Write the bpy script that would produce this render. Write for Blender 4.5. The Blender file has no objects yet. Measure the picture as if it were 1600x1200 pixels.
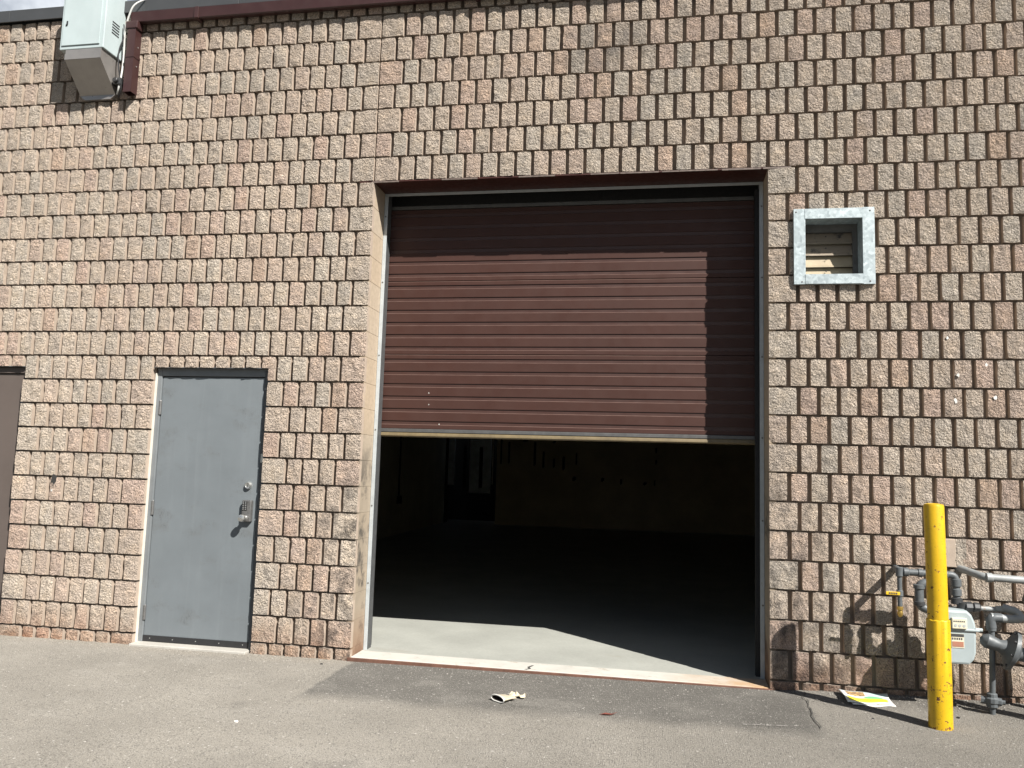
import bpy, bmesh, math, random
from mathutils import Vector, Matrix
import numpy as np
random.seed(7)
SC = bpy.context.scene
COL = SC.collection
# ------------------------------------------------------------------ camera
YAW, PITCH, ROLL = -0.180784730, 0.108195812, 0.0304403750
CPOS = Vector((-0.75945, -5.908919, 1.345518))
F_PX = 1267.48                                   # focal length for a 1600 px wide frame
fwd = Vector((math.sin(YAW)*math.cos(PITCH), math.cos(YAW)*math.cos(PITCH), math.sin(PITCH)))
rgt = Vector((math.cos(YAW), -math.sin(YAW), 0))
upv = rgt.cross(fwd)
R2 = rgt*math.cos(ROLL) + upv*math.sin(ROLL)
U2 = -rgt*math.sin(ROLL) + upv*math.cos(ROLL)
cam = bpy.data.objects.new('camera', bpy.data.cameras.new('camera'))
COL.objects.link(cam)
cam.data.sensor_fit = 'HORIZONTAL'; cam.data.sensor_width = 36.0
cam.data.lens = 36.0*F_PX/1600
cam.data.clip_start = 0.05; cam.data.clip_end = 2000
cam.matrix_world = Matrix(((R2.x, U2.x, -fwd.x, CPOS.x), (R2.y, U2.y, -fwd.y, CPOS.y), (R2.z, U2.z, -fwd.z, CPOS.z), (0, 0, 0, 1)))
SC.camera = cam
# ------------------------------------------------------------------ sky, sun, exposure
SUN = Vector((1.08, -1.0, 1.32)).normalized()
EL = math.asin(SUN.z); AZ = math.atan2(SUN.x, SUN.y)
W = bpy.data.worlds.new('World'); SC.world = W; W.use_nodes = True
wn = W.node_tree; wn.nodes.clear()
def wnode(t): return wn.nodes.new(t)
w_out = wnode('ShaderNodeOutputWorld'); w_bg = wnode('ShaderNodeBackground'); w_sky = wnode('ShaderNodeTexSky')
w_sky.sky_type = 'NISHITA'; w_sky.sun_disc = False
w_sky.sun_elevation = EL; w_sky.sun_rotation = AZ; w_sky.air_density = 1.0; w_sky.dust_density = 0.6
w_tc = wnode('ShaderNodeTexCoord'); w_ns = wnode('ShaderNodeTexNoise'); w_rp = wnode('ShaderNodeValToRGB'); w_mx = wnode('ShaderNodeMix')
w_ns.inputs['Scale'].default_value = 3.2; w_ns.inputs['Detail'].default_value = 7; w_ns.inputs['Roughness'].default_value = 0.55
w_rp.color_ramp.elements[0].position = 0.52; w_rp.color_ramp.elements[1].position = 0.64
w_mx.data_type = 'RGBA'
w_mx.inputs[7].default_value = (17.8, 18.7, 19.9, 1)           # sunlit cumulus
w_mp = wnode('ShaderNodeMapping'); w_mp.inputs['Location'].default_value = (2.1, 0.7, 0.0)
wn.links.new(w_tc.outputs['Generated'], w_mp.inputs['Vector']); wn.links.new(w_mp.outputs[0], w_ns.inputs['Vector']); wn.links.new(w_ns.outputs['Fac'], w_rp.inputs['Fac'])
wn.links.new(w_rp.outputs['Color'], w_mx.inputs[0]); wn.links.new(w_sky.outputs['Color'], w_mx.inputs[6])
wn.links.new(w_mx.outputs[2], w_bg.inputs['Color']); wn.links.new(w_bg.outputs['Background'], w_out.inputs['Surface'])
w_bg.inputs['Strength'].default_value = 0.028
sun = bpy.data.objects.new('sun', bpy.data.lights.new('sun', 'SUN')); COL.objects.link(sun)
sun.data.energy = 5.0; sun.data.angle = math.radians(0.5); sun.data.color = (1.0, 0.96, 0.90)
sun.rotation_mode = 'QUATERNION'; sun.rotation_quaternion = SUN.to_track_quat('Z', 'Y'); sun.location = (6, -8, 9)
SC.view_settings.view_transform = 'Standard'; SC.view_settings.look = 'None'
SC.view_settings.exposure = 0.97; SC.view_settings.gamma = 1.0; SC.view_settings.use_curve_mapping = False
SC.render.engine = 'CYCLES'; SC.cycles.max_bounces = 16; SC.cycles.diffuse_bounces = 10

# ------------------------------------------------------------------ materials
class NT:
    def __init__(s, name):
        s.m = bpy.data.materials.new(name); s.m.use_nodes = True; s.t = s.m.node_tree
        s.b = s.t.nodes['Principled BSDF']
    def n(s, t, **kw):
        x = s.t.nodes.new(t)
        for k, v in kw.items(): setattr(x, k, v)
        return x
    def l(s, a, b): s.t.links.new(a, b)
    def pos(s): return s.n('ShaderNodeNewGeometry').outputs['Position']
    def noise(s, vec, scale, detail=3, rough=0.5, scl=None):
        if scl:
            mp = s.n('ShaderNodeMapping'); mp.inputs['Scale'].default_value = scl; s.l(vec, mp.inputs['Vector']); vec = mp.outputs[0]
        x = s.n('ShaderNodeTexNoise'); x.inputs['Scale'].default_value = scale; x.inputs['Detail'].default_value = detail
        x.inputs['Roughness'].default_value = rough; s.l(vec, x.inputs['Vector']); return x.outputs['Fac']
    def ramp(s, fac, stops):
        r = s.n('ShaderNodeValToRGB'); e = r.color_ramp.elements
        while len(e) < len(stops): e.new(0.5)
        for i, (p, c) in enumerate(stops):
            e[i].position = p
            if not isinstance(c, tuple): c = (c, c, c)
            e[i].color = (*c, 1)
        s.l(fac, r.inputs['Fac']); return r.outputs['Color']
    def mix(s, fac, a, b, mode='MIX'):
        x = s.n('ShaderNodeMix', data_type='RGBA', blend_type=mode)
        for v, i in ((fac, 0), (a, 6), (b, 7)):
            if hasattr(v, 'is_linked'): s.l(v, x.inputs[i])
            elif isinstance(v, tuple): x.inputs[i].default_value = (*v, 1)
            else: x.inputs[i].default_value = v
        return x.outputs[2]
    def math(s, op, a, b=None, clamp=False):
        x = s.n('ShaderNodeMath', operation=op, use_clamp=clamp)
        for v, i in ((a, 0), (b, 1)):
            if v is None: continue
            if hasattr(v, 'is_linked'): s.l(v, x.inputs[i])
            else: x.inputs[i].default_value = v
        return x.outputs[0]
    def sep(s, vec):
        x = s.n('ShaderNodeSeparateXYZ'); s.l(vec, x.inputs[0]); return x.outputs
    def maprange(s, v, a, b, c=0., d=1.):
        x = s.n('ShaderNodeMapRange'); s.l(v, x.inputs['Value'])
        for k, q in zip(('From Min', 'From Max', 'To Min', 'To Max'), (a, b, c, d)): x.inputs[k].default_value = q
        return x.outputs[0]
    def bump(s, h, strength, dist):
        x = s.n('ShaderNodeBump'); x.inputs['Strength'].default_value = strength; x.inputs['Distance'].default_value = dist
        s.l(h, x.inputs['Height']); s.l(x.outputs['Normal'], s.b.inputs['Normal'])
    def base(s, c):
        if hasattr(c, 'is_linked'): s.l(c, s.b.inputs['Base Color'])
        else: s.b.inputs['Base Color'].default_value = (*c, 1)
    def set(s, rough=0.6, metal=0., spec=0.5):
        if hasattr(rough, 'is_linked'): s.l(rough, s.b.inputs['Roughness'])
        else: s.b.inputs['Roughness'].default_value = rough
        s.b.inputs['Metallic'].default_value = metal; s.b.inputs['Specular IOR Level'].default_value = spec

def mat_plain(name, c, rough=0.6, metal=0., var=0.15, vscale=8, bump=0., bscale=80, dist=0.002, spec=0.5, dirt=None):
    n = NT(name); p = n.pos()
    k = n.ramp(n.noise(p, vscale, 5, 0.6), [(0.25, 1-var), (0.75, 1+var)])
    col = n.mix(1.0, c, k, 'MULTIPLY')
    if dirt:
        dc, thr, sc = dirt
        col = n.mix(n.ramp(n.noise(p, sc, 6, 0.65), [(thr, 0.), (thr+0.12, 1.)]), col, dc)
    n.base(col)
    n.set(n.maprange(n.noise(p, vscale*3, 3), 0.2, 0.8, max(rough-0.12, 0.03), min(rough+0.12, 1)), metal, spec)
    if bump: n.bump(n.noise(p, bscale, 4, 0.6), bump, dist)
    return n.m

def mat_brick():
    n = NT('split_face_block'); p = n.pos()
    a1 = n.n('ShaderNodeAttribute', attribute_type='GEOMETRY', attribute_name='tint')
    a2 = n.n('ShaderNodeAttribute', attribute_type='OBJECT', attribute_name='tint')
    t = n.math('ADD', a1.outputs['Fac'], a2.outputs['Fac'])
    col = n.ramp(t, [(0.0, (.480, .426, .360)), (.25, (.496, .428, .354)), (.6, (.500, .420, .344)), (.8, (.502, .406, .334)), (.93, (.496, .384, .316)), (1.0, (.500, .386, .300))])
    # tone drifting within each block
    col = n.mix(1.0, col, n.ramp(n.noise(p, 9, 4, .6), [(.25, (.86, .87, .9)), (.5, (1., 1., 1.)), (.75, (1.12, 1.08, 1.02))]), 'MULTIPLY')
    # aggregate speckle
    col = n.mix(1.0, col, n.ramp(n.noise(p, 125, 4, .68), [(.34, .44), (.5, 1.0), (.66, 1.48)]), 'MULTIPLY')
    z = n.sep(p)
    # slow drift of tone over the wall, and a patch of dark grime above the opening
    col = n.mix(1.0, col, n.ramp(n.noise(p, .9, 4, .55), [(.3, (.90, .90, .91)), (.7, (1.07, 1.06, 1.05))]), 'MULTIPLY')
    ex = n.math('POWER', n.math('DIVIDE', n.math('ADD', z['X'], 1.22), .42), 2.); ez = n.math('POWER', n.math('DIVIDE', n.math('SUBTRACT', z['Z'], 4.62), .22), 2.)
    grime = n.math('MULTIPLY', n.maprange(n.math('ADD', ex, ez), 1.2, .3, 0, 1), n.ramp(n.noise(p, 5.5, 5, .6), [(.36, 0.), (.58, 1.)]), True)
    col = n.mix(n.math('MULTIPLY', grime, .6), col, (.13, .12, .115))
    # damp, rusty brown soil splash along the foot of the wall
    foot = n.math('MULTIPLY', n.maprange(z['Z'], .22, -.10, 0, 1), n.ramp(n.noise(p, 5, 4, .6), [(.3, .3), (.65, 1.)]), True)
    col = n.mix(foot, col, n.mix(1.0, col, (.70, .49, .38), 'MULTIPLY'))
    # soot and grime smudges low down beside the big opening
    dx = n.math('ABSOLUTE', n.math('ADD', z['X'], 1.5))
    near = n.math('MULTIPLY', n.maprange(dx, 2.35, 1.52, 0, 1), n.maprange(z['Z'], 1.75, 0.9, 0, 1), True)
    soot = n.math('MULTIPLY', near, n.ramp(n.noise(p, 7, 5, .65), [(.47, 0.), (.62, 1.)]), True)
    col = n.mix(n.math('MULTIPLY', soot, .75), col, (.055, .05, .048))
    # darker drip band low on the right hand wall
    low = n.math('MULTIPLY', n.math('MULTIPLY', n.maprange(z['X'], -.2, .2, 0, 1), n.maprange(z['Z'], .75, 0, 0, 1), True), n.ramp(n.noise(p, 4, 4, .6), [(.35, 0.), (.6, 1.)]), True)
    col = n.mix(n.math('MULTIPLY', low, .75), col, n.mix(1.0, col, (.46, .42, .42), 'MULTIPLY'))
    n.base(col); n.set(.95, 0, .2); n.b.inputs['Diffuse Roughness'].default_value = 1.0
    h = n.math('ADD', n.noise(p, 62, 5, .62), n.math('MULTIPLY', n.noise(p, 150, 3, .6), .45))
    h = n.math('ADD', h, n.math('MULTIPLY', n.noise(p, 24, 2, .5), .9))
    n.bump(h, 1.0, .038)
    return n.m

def mat_smooth_block():
    n = NT('smooth_block'); p = n.pos(); z = n.sep(p)
    a2 = n.n('ShaderNodeAttribute', attribute_type='OBJECT', attribute_name='tint')
    col = n.ramp(a2.outputs['Fac'], [(0., (.39, .325, .25)), (1., (.39, .31, .225))])
    col = n.mix(1.0, col, n.ramp(n.noise(p, 26, 5, .6), [(.3, .88), (.7, 1.1)]), 'MULTIPLY')
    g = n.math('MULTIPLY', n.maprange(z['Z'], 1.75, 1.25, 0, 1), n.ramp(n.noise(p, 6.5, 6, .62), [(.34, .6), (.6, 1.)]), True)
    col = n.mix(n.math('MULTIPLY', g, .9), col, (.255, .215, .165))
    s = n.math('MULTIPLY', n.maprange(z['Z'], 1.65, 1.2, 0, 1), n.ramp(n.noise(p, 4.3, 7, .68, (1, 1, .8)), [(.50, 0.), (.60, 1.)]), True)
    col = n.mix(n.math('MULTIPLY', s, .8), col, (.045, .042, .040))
    r = n.math('MULTIPLY', n.maprange(z['Z'], .3, -.1, 0, 1), .9, True)
    col = n.mix(r, col, (.20, .115, .072))
    n.base(col); n.set(.9, 0, .25); n.bump(n.noise(p, 160, 4, .6), .5, .002)
    return n.m

def mat_asphalt():
    n = NT('asphalt'); p = n.pos(); z = n.sep(p)
    wob = n.noise(p, 6, 5, .65)
    wx = n.math('ADD', z['X'], n.math('MULTIPLY', n.math('SUBTRACT', wob, .5), .09))
    wy = n.math('ADD', z['Y'], n.math('MULTIPLY', n.math('SUBTRACT', n.noise(p, 4.1, 5, .65), .5), .22))
    # newer strip patched in front of the big door
    m = n.math('MULTIPLY', n.maprange(wx, -2.985, -2.955, 0, 1), n.maprange(wx, .22, .14, 0, 1), True)
    m = n.math('MULTIPLY', m, n.maprange(wy, -1.04, -.84, 0, 1), True)
    big = n.ramp(n.noise(p, 1.3, 5, .6), [(.3, .86), (.7, 1.12)])
    old = n.mix(1.0, (.192, .178, .155), big, 'MULTIPLY')
    new = n.mix(1.0, (.104, .098, .088), n.ramp(n.noise(p, 3, 5, .6), [(.3, .9), (.7, 1.15)]), 'MULTIPLY')
    col = n.mix(m, old, new)
    # darker ground against the wall on the right
    dm = n.math('MULTIPLY', n.maprange(wx, .2, .6, 0, 1), n.maprange(wy, -.42, -.12, 0, 1), True)
    col = n.mix(n.math('MULTIPLY', dm, .6), col, (.075, .068, .06))
    # sandy dust collected along the foot of the wall on the left
    sd = n.math('MULTIPLY', n.maprange(wx, -2.9, -3.1, 0, 1), n.maprange(wy, -.22, -.04, 0, 1), True)
    col = n.mix(n.math('MULTIPLY', sd, .45), col, (.22, .195, .16))
    dust = n.ramp(n.noise(p, 2.1, 6, .62, (1, 1.6, 1)), [(.53, 0.), (.72, 1.)])
    col = n.mix(n.math('MULTIPLY', dust, .35), col, (.25, .235, .21))
    oil = n.ramp(n.noise(p, 1.15, 5, .6, (1.3, 1, 1)), [(.62, 0.), (.70, 1.)])
    col = n.mix(n.math('MULTIPLY', oil, .35), col, (.075, .071, .066))
    # stones showing in the worn surface
    v = n.n('ShaderNodeTexVoronoi'); v.inputs['Scale'].default_value = 88; n.l(p, v.inputs['Vector'])
    sv = n.sep(v.outputs['Color'])
    stone = n.math('MULTIPLY', n.ramp(v.outputs['Distance'], [(.28, 1.), (.5, 0.)]), n.ramp(sv['X'], [(.55, 0.), (.8, 1.)]), True)
    col = n.mix(n.math('MULTIPLY', stone, .55), col, (.40, .38, .345))
    dk = n.math('MULTIPLY', n.ramp(v.outputs['Distance'], [(.28, 1.), (.5, 0.)]), n.ramp(sv['Y'], [(.7, 0.), (.9, 1.)]), True)
    col = n.mix(n.math('MULTIPLY', dk, .65), col, (.045, .042, .040))
    v2 = n.n('ShaderNodeTexVoronoi'); v2.inputs['Scale'].default_value = 26; n.l(p, v2.inputs['Vector']); s2 = n.sep(v2.outputs['Color'])
    peb = n.math('MULTIPLY', n.ramp(v2.outputs['Distance'], [(.13, 1.), (.2, 0.)]), n.ramp(s2['X'], [(.8, 0.), (.83, 1.)]), True)
    col = n.mix(n.math('MULTIPLY', peb, .7), col, (.42, .40, .37))
    col = n.mix(1.0, col, n.ramp(n.noise(p, 170, 4, .65), [(.3, .55), (.7, 1.5)]), 'MULTIPLY')
    # pale scrape and a hairline crack
    n.base(col); n.set(.92, 0, .25); n.b.inputs['Diffuse Roughness'].default_value = 1.0
    h = n.math('ADD', n.noise(p, 130, 4, .6), n.math('MULTIPLY', stone, .5))
    n.bump(h, 1., .011)
    return n.m

def mat_painted_steel(name, c, streak=(.5, .5, .5), amount=.35, rough=.42, scuff=None):
    n = NT(name); p = n.pos()
    col = n.mix(1.0, c, n.ramp(n.noise(p, 3.2, 5, .6), [(.3, .93), (.7, 1.07)]), 'MULTIPLY')
    st = n.ramp(n.noise(p, 14, 5, .6, (1, 1, .07)), [(.52, 0.), (.75, 1.)])
    col = n.mix(n.math('MULTIPLY', st, amount), col, streak)
    if scuff:
        sc = n.ramp(n.noise(p, 2.6, 7, .72, (1, 1, 1.6)), [(.545, 0.), (.72, 1.)])
        col = n.mix(n.math('MULTIPLY', sc, .75), col, scuff)
        ln = n.ramp(n.noise(p, 5.5, 4, .6, (3.2, 1, .9)), [(.485, 0.), (.497, 1.), (.505, 1.), (.517, 0.)])
        col = n.mix(n.math('MULTIPLY', n.math('MULTIPLY', ln, sc), .6), col, (.07, .075, .078))
    sp = n.ramp(n.noise(p, 55, 2, .5), [(.72, 0.), (.76, 1.)])
    col = n.mix(n.math('MULTIPLY', sp, .25), col, streak)
    n.base(col); n.set(n.maprange(n.noise(p, 9, 4), .25, .75, rough-.08, rough+.16), 0, .3)
    n.bump(n.noise(p, 2.2, 2), .25, .01)
    return n.m

def mat_galv():
    n = NT('galvanised_steel'); p = n.pos()
    v = n.n('ShaderNodeTexVoronoi'); v.inputs['Scale'].default_value = 55; n.l(p, v.inputs['Vector'])
    col = n.ramp(n.sep(v.outputs['Color'])['X'], [(0., (.31, .36, .375)), (1., (.46, .52, .535))])
    col = n.mix(1.0, col, n.ramp(n.noise(p, 12, 4, .6), [(.3, .85), (.7, 1.08)]), 'MULTIPLY')
    n.base(col); n.set(n.maprange(n.sep(v.outputs['Color'])['Y'], 0, 1, .42, .62), .45, .5)
    return n.m

def mat_yellow():
    n = NT('yellow_bollard_paint'); p = n.pos(); z = n.sep(p)
    col = n.mix(1.0, (.58, .36, .010), n.ramp(n.noise(p, 11, 4, .6), [(.3, .92), (.7, 1.08)]), 'MULTIPLY')
    drip = n.ramp(n.noise(p, 16, 4, .6, (1, 1, .16)), [(.56, 0.), (.74, 1.)])
    col = n.mix(n.math('MULTIPLY', drip, .22), col, (.42, .23, .01))
    fine = n.noise(p, 95, 3, .6); band = n.maprange(n.math('ABSOLUTE', n.math('SUBTRACT', z['Z'], .185)), .05, .0, 0, .12)
    spk = n.ramp(n.math('ADD', fine, band), [(.67, 0.), (.69, 1.)])
    chip = n.ramp(n.noise(p, 26, 6, .7), [(.62, 0.), (.63, 1.)])
    lowm = n.maprange(z['Z'], .02, -.03, 0, .17)
    rust = n.ramp(n.math('ADD', n.noise(p, 30, 6, .72), lowm), [(.68, 0.), (.70, 1.)])
    k = n.math('MAXIMUM', n.math('MULTIPLY', spk, .75), n.math('MAXIMUM', chip, rust))
    col = n.mix(k, col, n.ramp(n.noise(p, 60, 3), [(.4, (.06, .025, .012)), (.6, (.16, .06, .02))]))
    n.base(col); n.set(n.math('ADD', n.math('MULTIPLY', k, .4), .36), 0, .5); n.bump(n.math('SUBTRACT', n.noise(p, 40, 4, .6), k), .3, .003)
    return n.m

def mat_concrete(name, c, bscale=120):
    n = NT(name); p = n.pos()
    col = n.mix(1.0, c, n.ramp(n.noise(p, 1.7, 6, .6), [(.3, .86), (.7, 1.1)]), 'MULTIPLY')
    col = n.mix(1.0, col, n.ramp(n.noise(p, 60, 4, .6), [(.3, .92), (.7, 1.06)]), 'MULTIPLY')
    sc = n.ramp(n.noise(p, 5, 6, .7, (.35, 1, 1)), [(.6, 0.), (.7, 1.)])
    col = n.mix(n.math('MULTIPLY', sc, .25), col, (.25, .22, .17))
    n.base(col); n.set(.55, 0, .35); n.bump(n.noise(p, bscale, 4), .2, .001)
    return n.m

def mat_white_sill():
    n = NT('worn_white_paint'); p = n.pos(); z = n.sep(p)
    col = n.mix(1.0, (.50, .485, .44), n.ramp(n.noise(p, 8, 5, .6), [(.3, .9), (.7, 1.05)]), 'MULTIPLY')
    w = n.ramp(n.noise(p, 17, 7, .72, (.5, 1, 1)), [(.60, 0.), (.64, 1.)])
    col = n.mix(n.math('MULTIPLY', w, .8), col, (.33, .29, .23))
    r = n.math('MULTIPLY', n.maprange(z['X'], -.75, -.15, 0, 1), n.ramp(n.noise(p, 6, 5, .65), [(.35, .3), (.6, 1.)]), True)
    col = n.mix(n.math('MULTIPLY', r, .75), col, (.42, .24, .10))
    n.base(col); n.set(.7, 0, .3); n.bump(n.noise(p, 60, 4), .25, .003)
    return n.m

def mat_flyer():
    n = NT('flyer_print')
    uv = n.n('ShaderNodeTexCoord').outputs['UV']; s = n.sep(uv); x, y = s['X'], s['Y']
    def box(x0, x1, y0, y1, e=.012):
        a = n.math('MULTIPLY', n.maprange(x, x0-e, x0, 0, 1), n.maprange(x, x1+e, x1, 0, 1), True)
        b = n.math('MULTIPLY', n.maprange(y, y0-e, y0, 0, 1), n.maprange(y, y1+e, y1, 0, 1), True)
        return n.math('MULTIPLY', a, b, True)
    col = n.ramp(n.noise(uv, 6, 3), [(.3, (.72, .76, .74)), (.7, (.80, .82, .78))])
    col = n.mix(n.math('MULTIPLY', box(.52, .96, .56, .94), .8), col, (.62, .80, .80))
    col = n.mix(box(.10, .92, .14, .42, .06), col, (.80, .72, .06))
    ex = n.math('POWER', n.math('DIVIDE', n.math('SUBTRACT', x, .66), .22), 2.); ey = n.math('POWER', n.math('DIVIDE', n.math('SUBTRACT', y, .49), .11), 2.)
    el = n.ramp(n.math('ADD', ex, ey), [(.75, 1.), (1., 0.)])
    col = n.mix(el, col, (.20, .52, .26))
    ph = n.ramp(n.noise(uv, 11, 3, .6), [(.36, (.10, .06, .04)), (.48, (.30, .20, .14)), (.56, (.62, .40, .12)), (.68, (.75, .62, .42))])
    col = n.mix(box(.13, .50, .60, .93), col, ph)
    # rows of small type, too far off to read
    def rows(x0, x1, y0, y1, ny, nx, c, am):
        nonlocal col
        r = n.math('FRACT', n.math('MULTIPLY', n.math('SUBTRACT', y, y0), ny/(y1-y0)))
        rw = n.math('MULTIPLY', n.maprange(r, .2, .3, 0, 1), n.maprange(r, .8, .7, 0, 1), True)
        ch = n.ramp(n.noise(uv, nx, 2, .5, (1, .35, 1)), [(.46, 0.), (.52, 1.)])
        k = n.math('MULTIPLY', n.math('MULTIPLY', rw, ch, True), box(x0, x1, y0, y1), True)
        col = n.mix(n.math('MULTIPLY', k, am), col, c)
    rows(.40, .88, .22, .34, 1, 60, (.28, .16, .03), .85)
    rows(.55, .80, .62, .90, 5, 70, (.15, .28, .32), .6)
    rows(.22, .50, .45, .54, 2, 80, (.25, .25, .22), .5)
    n.base(col); n.set(.38, 0, .4)
    return n.m

MT = dict(
    brick=mat_brick(), block=mat_smooth_block(), asphalt=mat_asphalt(),
    flank=mat_plain('cast_rib_flank', (.375, .305, .245), .92, 0, .14, 14, .4, 170, .003, .2),
    mortar=mat_plain('weathered_dark_mortar', (.23, .19, .155), .95, 0, .2, 20, .6, 120, .003),
    galv=mat_galv(),
    coping=mat_plain('charcoal_flashing', (.050, .052, .054), .42, 0, .12, 3),
    brownmetal=mat_plain('dark_brown_flashing', (.046, .021, .020), .38, 0, .15, 4),
    lintel=mat_plain('dark_red_lintel_steel', (.045, .012, .008), .5, 0, .3, 9, .2, 40),
    lip=mat_plain('flaking_lintel_edge', (.13, .10, .085), .7, 0, .5, 30),
    slat=mat_painted_steel('brown_door_steel', (.050, .0215, .016), (.066, .035, .028), .14, .52),
    worn=mat_plain('painted_edge_highlight', (.098, .060, .050), .4, 0, .25, 10),  # lighter brown that paints the bright highlight along each slat's top edge
    slatback=mat_plain('brown_door_recess', (.050, .0215, .016), .5, 0, .1, 4),
    frame=mat_plain('weathered_galvanised_angle', (.50, .54, .56), .45, .35, .12, 14, 0, dirt=((.36, .35, .33), .66, 14)),
    rubber=mat_plain('black_rubber', (.016, .016, .017), .7, 0, .2, 20),
    guide=mat_plain('dark_grey_guide', (.085, .088, .09), .55, .2, .2, 20),
    darkbar=mat_plain('grey_bottom_bar', (.10, .10, .098), .5, .3, .2, 20),
    tan=mat_plain('tan_bottom_seal', (.14, .105, .052), .55, 0, .25, 12),
    doorgrey=mat_painted_steel('grey_door_paint', (.150, .168, .179), (.21, .23, .24), .28, .46, (.13, .138, .14)),
    framegrey=mat_plain('grey_frame_paint', (.165, .178, .186), .5, 0, .12, 6),
    framedark=mat_plain('dark_shaded_grey', (.085, .09, .095), .5, 0, .15, 6),
    white=mat_plain('white_caulk_paint', (.58, .555, .49), .6, 0, .1, 12, dirt=((.5, .44, .33), .62, 9)),
    browndoor=mat_painted_steel('taupe_door_paint', (.105, .085, .075), (.14, .12, .11), .25, .5),
    chrome=mat_plain('brushed_steel', (.62, .62, .60), .28, .85, .1, 30),
    oldsteel=mat_plain('old_hinge_steel', (.19, .187, .183), .42, .6, .25, 40),
    black=mat_plain('black_plastic', (.02, .02, .021), .5, 0, .2, 20),
    paleblue=mat_painted_steel('pale_blue_cabinet_paint', (.40, .465, .47), (.50, .535, .54), .3, .42),
    sheet=mat_plain('bare_sheet_metal', (.34, .32, .30), .36, .6, .12, 6),
    cable=mat_plain('pale_grey_cable', (.55, .55, .53), .5, 0, .1, 8),
    darkcable=mat_plain('black_cable', (.03, .03, .032), .5, 0, .1, 8),
    yellow=mat_yellow(),
    pipe=mat_plain('grey_painted_pipe', (.098, .108, .114), .5, .1, .22, 18, .2, 60, dirt=((.12, .08, .055), .66, 22)),
    pipelight=mat_plain('pale_grey_painted_pipe', (.27, .285, .285), .5, .1, .15, 14, .1, 60, dirt=((.24, .13, .06), .64, 16)),
    pipedark=mat_plain('dark_fitting', (.052, .054, .056), .45, .3, .25, 30),
    meter=mat_plain('pale_grey_meter_paint', (.33, .38, .39), .45, 0, .08, 9),
    brass=mat_plain('brass', (.62, .42, .12), .32, .8, .2, 30),
    tag=mat_plain('yellow_tag', (.72, .45, .02), .5, 0, .12, 30),
    plate=mat_plain('cream_plate', (.62, .58, .45), .5, 0, .08, 30),
    ink=mat_plain('dark_print', (.05, .05, .05), .6),
    redink=mat_plain('brown_red_print', (.38, .17, .11), .6),
    greyink=mat_plain('grey_print', (.35, .37, .37), .6),
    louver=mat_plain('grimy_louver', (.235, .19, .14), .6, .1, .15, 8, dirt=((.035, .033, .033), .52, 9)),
    louverlit=mat_plain('sunlit_tan_louver', (.31, .25, .165), .55, .1, .12, 12, dirt=((.25, .2, .13), .62, 11)),
    ductdark=mat_plain('sooty_duct', (.10, .095, .088), .7, .1, .25, 9),
    sill=mat_white_sill(),
    rust=mat_plain('rusty_angle_iron', (.125, .060, .040), .85, 0, .4, 14, .4, 90, .003),
    floor=mat_concrete('grey_painted_floor', (.345, .350, .318)),
    threshold=mat_concrete('pale_threshold', (.43, .41, .37)),
    inner=mat_plain('dim_tan_wall_paint', (.62, .54, .40), .85, 0, .15, 1.5),
    innerleft=mat_plain('dim_olive_wall_paint', (.58, .55, .45), .85, 0, .15, 1.5),
    soffit=mat_plain('dark_ceiling', (.14, .14, .135), .9),
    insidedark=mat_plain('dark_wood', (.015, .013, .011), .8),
    lightpanel=mat_plain('painted_window_light', (.68, .74, .78), .6, 0, .2, 4),
    birdlime=mat_plain('white_paint_splash', (.58, .57, .54), .7),
    sootspot=mat_plain('black_paint_splash', (.03, .028, .026), .8),
    flyer=mat_flyer(),
    paper=mat_plain('white_paper', (.78, .77, .73), .6),
    cup=mat_plain('tan_paper_cup', (.45, .40, .30), .7, 0, .25, 30),
    cupdark=mat_plain('brown_cup_inside', (.055, .04, .035), .6),
    cupwhite=mat_plain('white_cup_rim', (.70, .68, .63), .6),
    pebble=mat_plain('mixed_grit', (.30, .28, .25), .9, 0, .55, 25, .4, 90),
    pebwhite=mat_plain('white_stone', (.78, .76, .72), .7),
    leaf=mat_plain('red_brown_leaf', (.16, .045, .03), .7),
    crack=mat_plain('dark_crack_filler', (.05, .047, .043), .95),
    scrape=mat_plain('chalky_scrape', (.42, .40, .37), .9, 0, .4, 60),
)

# ------------------------------------------------------------------ helpers
ROOT = {}
def obj(name, bm, m, parent=None, smooth=False, kind=None, bevel=0.0, label=None):
    me = bpy.data.meshes.new(name)
    off = ROOT.get(parent, Vector((0, 0, 0)))
    if off.length: bmesh.ops.translate(bm, verts=bm.verts, vec=-off)
    bmesh.ops.recalc_face_normals(bm, faces=bm.faces)
    bm.to_mesh(me); bm.free()
    if isinstance(m, str): m = MT[m]
    me.materials.append(m)
    if smooth:
        me.polygons.foreach_set('use_smooth', [True]*len(me.polygons))
        me.set_sharp_from_angle(angle=math.radians(38))
    o = bpy.data.objects.new(name, me); COL.objects.link(o)
    if parent: o.parent = parent; ROOT[o] = off
    if kind: o['kind'] = kind
    if label: o['label'] = label
    if bevel:
        b = o.modifiers.new('edge', 'BEVEL'); b.width = bevel; b.segments = 2; b.limit_method = 'ANGLE'; b.angle_limit = math.radians(50)
    return o
def tag(o, label, cat, group=None):
    o['label'] = label; o['category'] = cat; o['kind'] = 'thing'
    if group: o['group'] = group
def thing(name, label, cat, loc, group=None):
    o = bpy.data.objects.new(name, None); COL.objects.link(o); o.location = loc; o.empty_display_size = .1
    ROOT[o] = Vector(loc); tag(o, label, cat, group); return o
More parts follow.
